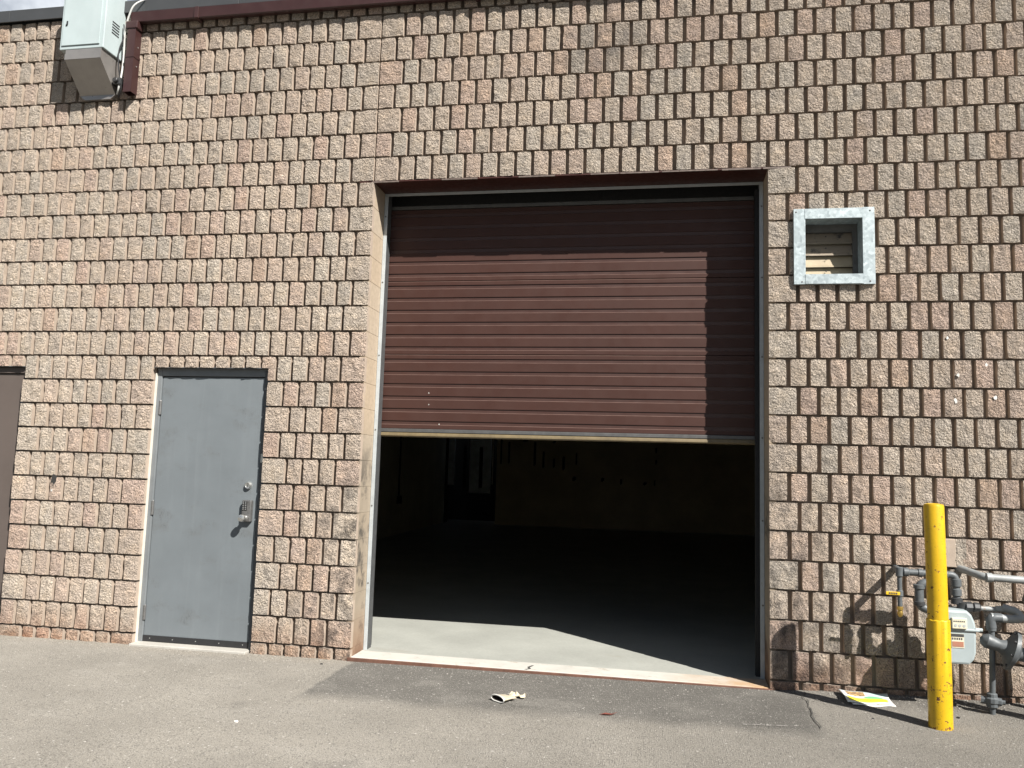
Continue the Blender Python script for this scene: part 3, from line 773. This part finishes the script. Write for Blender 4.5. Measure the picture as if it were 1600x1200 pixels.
# ------------------------------------------------------------------ exhaust vent
vt = thing('exhaust_vent', 'square galvanised vent with a wide frame and grimy louvers, on the wall', 'vent', (.44, 0, 2.72))
A0, A1, C0, C1 = .170, .712, 2.725, 3.272
I0, I1, K0, K1 = .249, .632, 2.796, 3.199
obj('frame_strip', B(A0, I0, -.030, -.024, C0, C1), 'galv', vt, bevel=.001)
obj('frame_strip', B(I1, A1, -.030, -.024, C0-.003, C1+.002), 'galv', vt, bevel=.001)
obj('frame_strip', B(I0-.002, I1-.0005, -.0325, -.0302, K1, C1-.001), 'galv', vt)
obj('frame_strip', B(I0-.002, I1-.0005, -.0325, -.0302, C0+.002, K0), 'galv', vt)
obj('frame_flange', B((A0, A0+.003, -.0238, .0, C0, C1), (A1-.003, A1, -.0238, .0, C0, C1), (A0+.0035, A1-.0035, -.0238, 0, C1-.003, C1), (A0+.0035, A1-.0035, -.0238, 0, C0, C0+.003)), 'galv', vt)
obj('duct', B((I0-.006, I0, -.0235, .30, K0, K1), (I1, I1+.006, -.0235, .30, K0, K1), (I0-.006, I1+.006, -.0235, .30, K1+.0005, K1+.006), (I0-.006, I1+.006, -.0235, .30, K0-.006, K0-.0005)), 'galv', vt)
obj('duct_back', B(I0-.05, I1+.05, .301, .31, K0-.05, K1+.05), 'ductdark', vt)
lf = obj('louver_frame', B((I0+.001, I0+.012, .12, .17, K0, K1), (I1-.034, I1-.001, .12, .17, K0, K1), (I0+.0125, I1-.0345, .12, .17, K1-.055, K1-.001)), 'ductdark', vt)
zt = K1-.058
for i in range(4):
    z1 = zt-i*.086; bm = bmesh.new()
    prism(bm, [(.150, z1), (.128, z1-.070), (.124, z1-.074), (.122, z1-.084), (.126, z1-.084), (.132, z1-.072), (.154, z1)], 'x', I0+.0127, I1-.0347)
    obj('blade', bm, 'louver' if i < 2 else 'louverlit', lf)  # upper blades sooty, lower ones painted lighter as if sunlit
    screw(lf, I0+.168, .130, z1-.028, .005, 'black')
for x, z in ((A0+.018, C1-.022), (A1-.028, C1-.022), (A0+.055, C0+.018), (A1-.034, C0+.018)): screw(vt, x, -.0302, z, .006, 'oldsteel')

# ------------------------------------------------------------------ pale cabinet high on the wall, with a sheet metal elbow hood
cb = thing('metal_cabinet', 'pale blue metal equipment cabinet with a sheet metal hood, high on the wall', 'cabinet', (-5.52, -.12, 4.4))
bx0, bx1, by, bz0, bz1 = -5.729, -5.320, -.251, 4.740, 5.40
cab = obj('body', B(bx0, bx1, by, -.002, bz0, bz1), 'paleblue', cb, bevel=.006)
dr = obj('door', B(bx0+.022, bx1-.034, by-.009, by-.0015, bz0+.032, bz1-.05), 'paleblue', cb, bevel=.002)
obj('latch', B((bx0+.058, bx0+.068, by-.016, by-.0092, 4.955, 4.985), (bx0+.05, bx0+.066, by-.014, by-.0092, 4.945, 4.957)), 'black', dr)
for i in range(5):
    bm = bmesh.new(); z = 4.915+i*.024
    prism(bm, [(-.165, z), (-.165, z+.010), (-.075, z+.010), (-.075, z)], 'x', bx1+.0006, bx1+.0022)
    obj('louver_slot', bm, 'rubber', cab)
hx0, hx1, hz = bx0+.058, bx1-.018, bz0-.0005
bm = bmesh.new(); prism(bm, [(-.247, hz), (-.247, 4.650), (-.030, 4.434), (-.006, 4.434), (-.006, hz)], 'x', hx0, hx1)
hd = obj('hood', bm, 'sheet', cb)
obj('hood_band', B(hx0-.003, hx1+.003, -.251, -.2475, 4.652, 4.700), 'sheet', hd)
bm = bmesh.new(); prism(bm, [(hx0, 4.434), (hx0+.045, 4.398), (hx1-.045, 4.398), (hx1, 4.434)], 'y', -.034, -.006)
obj('hood_lip', bm, 'sheet', hd)
sb = thing('junction_box', 'small grey box with cables, beside the hood under the pale cabinet', 'junction box', (-5.29, -.05, 4.53))
obj('body', B(-5.335, -5.262, -.085, -.004, 4.50, 4.56), 'pipedark', sb, bevel=.006)
obj('lens', lathe(bmesh.new(), [(.022, 0), (.022, -.02), (.018, -.024), (.001, -.024)], (-5.30, -.085, 4.53), (0, 1, 0), 16), 'black', sb, True)
cbl = obj('cable', tube(bmesh.new(), bend([(-5.12, -.045, 5.27), (-5.185, -.105, 5.19), (-5.262, -.085, 5.00), (-5.275, -.05, 4.80), (-5.278, -.05, 4.62), (-5.283, -.07, 4.47), (-5.315, -.04, 4.432)], .12), .0075, 8), 'cable', None, True)
tag(cbl, 'pale grey cable looping down from the roof edge beside the brown downspout', 'cable')
cb2 = obj('cable', tube(bmesh.new(), bend([(-5.30, -.05, 5.05), (-5.262, -.075, 4.93), (-5.292, -.10, 4.80), (-5.283, -.10, 4.66), (-5.262, -.06, 4.46), (-5.31, -.03, 4.41)], .12), .005, 8), 'darkcable', None, True)
tag(cb2, 'thin black cable hanging behind the pale cabinet', 'cable')

# ------------------------------------------------------------------ bollard
bo = thing('bollard', 'chipped yellow steel bollard with a sleeve on its lower half', 'bollard', (.849, -.70, gz(.85)))
gz0 = gz(.85)
lean = lambda z: -.009*(z/1.23)
bm = bmesh.new(); tube(bm, [(.852, -.70, .45), (.8485, -.70, .8), (.8425, -.70, 1.218), (.842, -.70, 1.229)], [.056, .056, .056, .053], 32); obj('post', bm, 'yellow', bo, True)
obj('cap', lathe(bmesh.new(), [(.0535, -.006), (.052, .004), (.03, .009), (.001, .011)], (.842, -.70, 1.2285), (0, 0, 1), 28), 'yellow', bo, True)
bm = bmesh.new()
seg = 40; rings = []
for (z, r, jit) in ((gz0-.06, .0645, 0), (.2, .0645, 0), (.566, .0635, .004), (.572, .0585, .003)):
    rings.append([bm.verts.new((.851+r*math.cos(2*math.pi*k/seg), -.70+r*math.sin(2*math.pi*k/seg), z+jit*math.sin(k*1.7)*.6)) for k in range(seg)])
for a, b in zip(rings, rings[1:]):
    for k in range(seg): bm.faces.new((a[k], a[(k+1) % seg], b[(k+1) % seg], b[k]))
obj('sleeve', bm, 'yellow', bo, True)

tag(bo, 'chipped yellow steel bollard with a sleeve on its lower half', 'bollard', 'bollards guarding the gas meter')
b2 = bo.copy(); COL.objects.link(b2); b2.location = bo.location+Vector((1.0, -.02, .005))
b2['label'] = 'second yellow bollard, right of the pipes beyond the border of the view'
for ch in bo.children:
    c = ch.copy(); COL.objects.link(c); c.parent = b2
# ------------------------------------------------------------------ gas meter set
gm = thing('gas_meter', 'pale grey gas meter with its pipes, behind the yellow bollard', 'gas meter', (1.2, -.15, gz(1.2)))
def pipe(name, pts, r, m, rad=.03, n=14): return obj(name, tube(bmesh.new(), bend(pts, rad), r, n), m, gm, True)
def collar(p, ax, r, l, m='pipe', parent=None): return obj('fitting', lathe(bmesh.new(), [(r*.8, -l/2), (r, -l/2+.004), (r, l/2-.004), (r*.8, l/2)], p, ax, 14), m, parent or gm, True)
PY = -.155
pipe('inlet_pipe', [(.862, .2, .770), (.850, .05, .776), (.815, PY, .776), (1.145, PY, .773), (1.148, PY, .60)], .0215, 'pipe', .035)
collar((.85, PY, .776), (1, 0, 0), .028, .035); collar((.935, PY, .775), (1, 0, 0), .027, .03)
collar((1.085, PY, .773), (1, 0, 0), .027, .028); collar((1.148, PY, .725), (0, 0, 1), .030, .05); collar((1.148, PY, .665), (0, 0, 1), .030, .045); collar((1.148, PY, .612), (0, 0, 1), .034, .04, 'pipedark')
# drip leg with a yellow lever valve and a brass plug
pipe('drop_pipe', [(.812, PY, .79), (.812, PY, .56)], .0145, 'pipe')
collar((.812, PY, .776), (0, 0, 1), .024, .06); collar((.812, PY, .64), (0, 0, 1), .021, .04)
obj('lever', B(.722, .806, PY-.032, PY-.026, .632, .652), 'tag', gm, bevel=.002)
for i in range(5): obj('lever_mark', B(.738+i*.011, .745+i*.011, PY-.0335, PY-.0321, .637, .648), 'ink', gm)
obj('brass_plug', lathe(bmesh.new(), [(.012, .035), (.020, .030), (.020, .012), (.014, .010), (.018, -.004), (.016, -.022), (.008, -.032), (.001, -.032)], (.812, PY, .525), (0, 0, 1), 12), 'brass', gm, True)
# second branch turning down behind the bollard
pipe('branch_pipe', [(1.04, PY-.01, .715), (.925, PY-.01, .715), (.925, PY-.01, .555), (1.06, PY-.01, .545)], .027, 'pipe', .05)
collar((.925, PY-.01, .69), (0, 0, 1), .034, .03, 'pipe'); collar((.925, PY-.01, .585), (0, 0, 1), .034, .03, 'pipedark')
# meter body: rounded tin case
bm = bmesh.new()
mx0, mx1, my0, my1, mz0, mz1 = 1.005, 1.222, -.275, -.085, .246, .570
prof = [(mx0+.03, mz0), (mx1-.05, mz0), (mx1-.022, mz0+.028), (mx1-.008, mz0+.07), (mx1-.004, .455), (mx1-.010, .50), (mx1-.028, .545), (mx1-.055, mz1), (mx0+.05, mz1), (mx0+.015, .53), (mx0, .46), (mx0+.004, mz0+.06)]
prism(bm, prof, 'y', my0, my1); mb = obj('meter_body', bm, 'meter', gm, bevel=.014)
obj('meter_flange', B(mx0-.012, mx1+.010, my0-.010, my1+.01, .447, .462), 'meter', mb, bevel=.005)
obj('meter_ear', lathe(bmesh.new(), [(.012, -.02), (.012, .02)], (mx1+.008, my0+.004, .458), (1, 0, 0), 10), 'meter', mb)
ix = obj('index_plate', B(mx1-.150, mx1-.064, my0-.022, my0-.0005, .462, .527), 'plate', mb, bevel=.004)
for i in range(6): obj('index_mark', B(mx1-.142+i*.0115, mx1-.135+i*.0115, my0-.0235, my0-.0221, .504, .511), 'ink', ix)
for i in range(3): obj('index_dial', lathe(bmesh.new(), [(.0085, 0), (.0085, -.0012)], (mx1-.130+i*.024, my0-.0222, .482), (0, 1, 0), 12), 'greyink', ix)
lb = obj('label_plate', B(mx1-.150, mx1-.078, my0-.003, my0-.0005, .345, .430), 'plate', mb)
obj('label_band', B(mx1-.149, mx1-.079, my0-.0045, my0-.0031, .412, .429), 'ink', lb)
for i in range(5): obj('bar_code', B(mx1-.146+i*.0126, mx1-.139+i*.0126, my0-.0045, my0-.0031, .394, .406), 'ink', lb)
obj('label_band', B(mx1-.146, mx1-.082, my0-.0045, my0-.0031, .352, .383), 'redink', lb)
collar((mx1-.045, -.17, .585), (0, 0, 1), .034, .05, 'pipedark'); collar((mx0+.05, -.17, .585), (0, 0, 1), .034, .05, 'pipedark')
obj('swivel_nut', lathe(bmesh.new(), [(.024, -.045), (.032, -.04), (.032, -.005), (.020, 0), (.030, .008), (.030, .036), (.02, .045)], (1.228, PY-.03, .582), (1, 0, 0), 8), 'pipedark', gm)
# outlet line into the regulator
pipe('outlet_pipe', [(1.215, PY-.03, .580), (1.40, PY-.03, .576), (1.47, PY-.05, .574)], .0150, 'pipelight', .02)
obj('clamp_plate', B(1.355, 1.425, PY-.052, PY-.046, .572, .602), 'pipelight', gm, bevel=.003)
pipe('return_bend', [(1.315, PY-.075, .535), (1.44, PY-.075, .528), (1.49, PY-.075, .535), (1.47, PY-.05, .574), (1.40, PY-.03, .590)], .0255, 'pipelight', .035)
obj('elbow', tube(bmesh.new(), bend([(1.375, PY-.075, .532), (1.312, PY-.075, .533), (1.318, PY-.075, .47)], .035), .0285, 14), 'pipe', gm, True)
pipe('riser', [(1.318, PY-.075, .50), (1.318, PY-.075, .33), (1.310, PY-.07, -.06)], .0170, 'pipe', .02)
collar((1.318, PY-.075, .468), (0, 0, 1), .026, .035)
rg_ = obj('regulator_body', lathe(bmesh.new(), [(.012, -.035), (.030, -.025), (.046, .0), (.042, .035), (.036, .07), (.052, .105), (.052, .118)], (1.285, PY-.08, .392), (.93, -.15, -.33), 20), 'pipe', gm, True)
obj('diaphragm', lathe(bmesh.new(), [(.04, .095), (.10, .125), (.122, .132), (.122, .142), (.122, .154), (.10, .160), (.045, .185), (.035, .24), (.032, .26), (.001, .26)], (1.285, PY-.08, .392), (.93, -.15, -.33), 28), 'pipe', rg_, True)
q = Vector((0, 0, 1)).rotation_difference(Vector((.93, -.15, -.33)))
for k in range(8):
    a = 2*math.pi*k/8
    obj('bolt', lathe(bmesh.new(), [(.008, -.024), (.008, .008)], Vector((1.285, PY-.08, .392))+q @ Vector((.108*math.cos(a), .108*math.sin(a), .142)), (.93, -.15, -.33), 6), 'pipedark', rg_)
vl = obj('shutoff_valve', lathe(bmesh.new(), [(.022, -.045), (.034, -.035), (.034, -.018), (.040, -.01), (.040, .014), (.030, .022), (.030, .040), (.022, .046)], (1.310, PY-.07, .035), (0, 0, 1), 12), 'pipe', gm)
obj('valve_stem', lathe(bmesh.new(), [(.024, -.06), (.024, .05), (.014, .054), (.014, .07)], (1.310, PY-.07, .032), (.94, -.33, 0), 8), 'pipe', vl)
gm.location += Vector((-.044, -.09, .010))               # the set stands a hand's breadth off the wall
# the pipe leaving along the wall
pl = obj('wall_pipe', tube(bmesh.new(), bend([(1.205, .04, .800), (1.220, -.045, .798), (1.290, -.19, .772), (1.9, -.19, .754), (3.2, -.19, .735)], .045), .0235, 14), 'pipelight', None, True)
tag(pl, 'pale grey pipe running right along the wall above the gas regulator', 'pipe')
c_ = obj('collar', lathe(bmesh.new(), [(.024, -.02), (.030, -.016), (.030, .016), (.024, .02)], (1.315, -.19, .7705), (1, 0, -.03), 14), 'pipelight', pl, True)
# vertical pipe at the right border
rp = thing('border_pipe', 'grey upright pipe with a dark fitting, at the right border by the regulator', 'pipe', (1.60, -.14, gz(1.6)))
obj('upright', tube(bmesh.new(), [(1.605, -.14, -.06), (1.605, -.14, .33)], .034, 14), 'pipe', rp, True)
obj('fitting', lathe(bmesh.new(), [(.03, -.05), (.045, -.04), (.045, .05), (.03, .06)], (1.575, -.15, .66), (.3, 0, 1), 14), 'pipedark', rp, True)
obj('upper_pipe', tube(bmesh.new(), [(1.565, -.15, .60), (1.60, -.145, .30)], .024, 12), 'pipe', rp, True)

# ------------------------------------------------------------------ litter
def sheet(name, c, m, parent, curl, zoff, nx=14, ny=10):
    me = bpy.data.meshes.new(name); vs = []; fs = []; uvs = []
    for j in range(ny+1):
        for i in range(nx+1):
            s, t_ = i/nx, j/ny
            p = (Vector(c[0])*(1-s)+Vector(c[1])*s)*(1-t_)+(Vector(c[3])*(1-s)+Vector(c[2])*s)*t_
            p.z = gz(p.x)+zoff+curl*(max(0, 1-s*2.2))**2*(.5+.6*math.sin(t_*2.6))+.003*math.sin(s*9+t_*4)
            vs.append(p-ROOT[parent]); uvs.append((s, t_))
    for j in range(ny):
        for i in range(nx):
            a = j*(nx+1)+i; fs.append((a, a+1, a+nx+2, a+nx+1))
    me.from_pydata(vs, [], fs); ul = me.uv_layers.new(name='UVMap')
    for lp in me.loops: ul.data[lp.index].uv = uvs[lp.vertex_index]
    me.materials.append(MT[m]); me.polygons.foreach_set('use_smooth', [True]*len(fs))
    o = bpy.data.objects.new(name, me); COL.objects.link(o); o.parent = parent
    so = o.modifiers.new('thickness', 'SOLIDIFY'); so.thickness = .0012; so.offset = -1
    return o
fl = thing('flyer', 'folded colour advertising flyer lying on the asphalt at the wall foot', 'flyer', (.58, -.15, gz(.58)))
sheet('front_page', [(.425, -.335, 0), (.695, -.295, 0), (.735, -.030, 0), (.427, -.030, 0)], 'flyer', fl, .020, .012)
sheet('back_page', [(.455, -.345, 0), (.715, -.315, 0), (.725, -.045, 0), (.435, -.042, 0)], 'paper', fl, .010, .004)
# crushed paper cup
cu = thing('paper_cup', 'crushed tan paper cup with a white rim, on the asphalt', 'paper cup', (-1.70, -.70, gz(-1.7)))
g0 = gz(-1.7)
def cup_ring(c, dx, dy, hw, hh, n=18):
    d = Vector((dx, dy, 0)).normalized(); out = []
    for k in range(n):
        a = 2*math.pi*k/n
        z = math.sin(a)*hh; z = max(z, -hh*.8)
        out.append(Vector(c)+d*math.cos(a)*hw+Vector((0, 0, z)))
    return out
def loft(bm, rings, caps=(False, False)):
    R = [[bm.verts.new(p) for p in r] for r in rings]
    for a, b in zip(R, R[1:]):
        for k in range(len(a)): bm.faces.new((a[k], a[(k+1) % len(a)], b[(k+1) % len(a)], b[k]))
    if caps[1]: bm.faces.new(R[-1])
    return bm
mouth, mid, tail = (-1.725, -.772, g0+.021), (-1.685, -.725, g0+.021), (-1.655, -.685, g0+.012)
obj('cup_wall', loft(bmesh.new(), [cup_ring(mouth, .80, -.60, .058, .020), cup_ring(mid, .83, -.55, .048, .014), cup_ring(tail, .9, -.43, .038, .008)]), 'cup', cu, True)
obj('cup_inside', loft(bmesh.new(), [cup_ring((-1.722, -.768, g0+.021), .80, -.60, .056, .018), cup_ring((-1.69, -.73, g0+.021), .83, -.55, .044, .011)], (False, True)), 'cupdark', cu, True)
rr = cup_ring((-1.728, -.776, g0+.021), .80, -.60, .059, .021); bm = bmesh.new(); tube(bm, rr+[rr[0]], .0045, 8, False)
obj('rim', bm, 'cupwhite', cu, True)
bm = bmesh.new(); rc = random.Random(4); W_ = []
for i in range(6):
    W_.append([bm.verts.new((-1.675+i*.020+rc.uniform(-.006, .006), -.66+j*.024-i*.002+rc.uniform(-.006, .006), g0+.004+rc.uniform(0, .032)*(1 if 0 < j < 3 else .5))) for j in range(4)])
for i in range(5):
    for j in range(3): bm.faces.new((W_[i][j], W_[i+1][j], W_[i+1][j+1], W_[i][j+1]))
o = obj('crumpled_wrapper', bm, 'cup', cu); so = o.modifiers.new('thickness', 'SOLIDIFY'); so.thickness = .0012
# stones, leaf, grit
def stone(bm, x, y, r, seed, zs=.6):
    q = random.Random(seed); b2 = bmesh.ops.create_icosphere(bm, subdivisions=1, radius=r)
    for v in b2['verts']:
        v.co *= q.uniform(.75, 1.2); v.co.z *= zs; v.co += Vector((x, y, gz(x)+r*zs*.5))
for (x, y, r, m, nm, lb_) in ((-3.15, -.165, .014, 'black', 'pebble', 'small black pebble on the asphalt near the garage corner'), (-3.06, -1.55, .013, 'pebwhite', 'pebble', 'white pebble alone on the open asphalt'),
                             (.505, -.62, .009, 'black', 'pebble', 'tiny dark pebble on the asphalt below the flyer'), (1.02, -.47, .012, 'black', 'pebble', 'dark pebble right of the bollard foot')):
    bm = bmesh.new(); stone(bm, x, y, r, int(abs(x*100))); o = obj(nm, bm, m); tag(o, lb_, 'pebble')
bm = bmesh.new(); rp_ = random.Random(9)
for i in range(420):
    x = rp_.uniform(-7.2, 2.2); y = -abs(rp_.gauss(0, .10))-.015
    if GX0 < x < GX1 and rp_.random() < .75: y -= .05
    stone(bm, x, y, rp_.uniform(.0025, .0065), i)
for i in range(200):
    x = rp_.uniform(.2, 2.2); y = -abs(rp_.gauss(0, .16))-.02; stone(bm, x, y, rp_.uniform(.003, .008), i+900)
for i in range(260):
    x = rp_.uniform(-5.5, 2.0); y = rp_.uniform(-2.2, -.1); stone(bm, x, y, rp_.uniform(.0018, .004), i+2000)
obj('grit', bm, 'pebble', kind='stuff')
bm = bmesh.new(); lx, ly = -1.04, -.88; g1 = gz(lx)
vs = [bm.verts.new(p) for p in ((lx-.05, ly-.012, g1+.006), (lx-.015, ly-.016, g1+.012), (lx+.022, ly-.006, g1+.009), (lx+.055, ly+.022, g1+.018), (lx+.020, ly+.020, g1+.007), (lx-.015, ly+.006, g1+.014))]
for f in ((0, 1, 5), (1, 2, 4, 5), (2, 3, 4)): bm.faces.new([vs[i] for i in f])
lf_ = obj('leaf', bm, 'leaf'); so = lf_.modifiers.new('thickness', 'SOLIDIFY'); so.thickness = .001
tag(lf_, 'dry red-brown leaf on the asphalt in front of the garage', 'leaf')
# crack and chalky scrape in the asphalt
bm = bmesh.new(); rk = random.Random(2); pts = []
for i in range(17):
    t_ = i/16; pts.append((.20-.045*t_+rk.uniform(-.014, .014), -.06-.80*t_))
for (a, b) in zip(pts, pts[1:]):
    w = rk.uniform(.0015, .0042); w2 = rk.uniform(.0015, .0042)
    vs = [bm.verts.new((p[0]+s, p[1], gz(p[0])+.0075)) for p, s in ((a, -w), (a, w), (b, w2), (b, -w2))]; bm.faces.new(vs)
obj('ground_crack', bm, 'crack', kind='structure')
bm = bmesh.new()
for i in range(12):
    x0 = -.27+i*.026+rk.uniform(0, .012) 
    y0 = -.868+i*.0035+rk.uniform(-.004, .004); w = .001+.003*rk.random()
    vs = [bm.verts.new(p) for p in ((x0, y0-w, gz(x0)+.0075), (x0+.022, y0-w*.8, gz(x0)+.0075), (x0+.024, y0+w*.7, gz(x0)+.0075), (x0+.002, y0+w, gz(x0)+.0075))]; bm.faces.new(vs)
obj('ground_marking', bm, 'scrape', kind='structure')
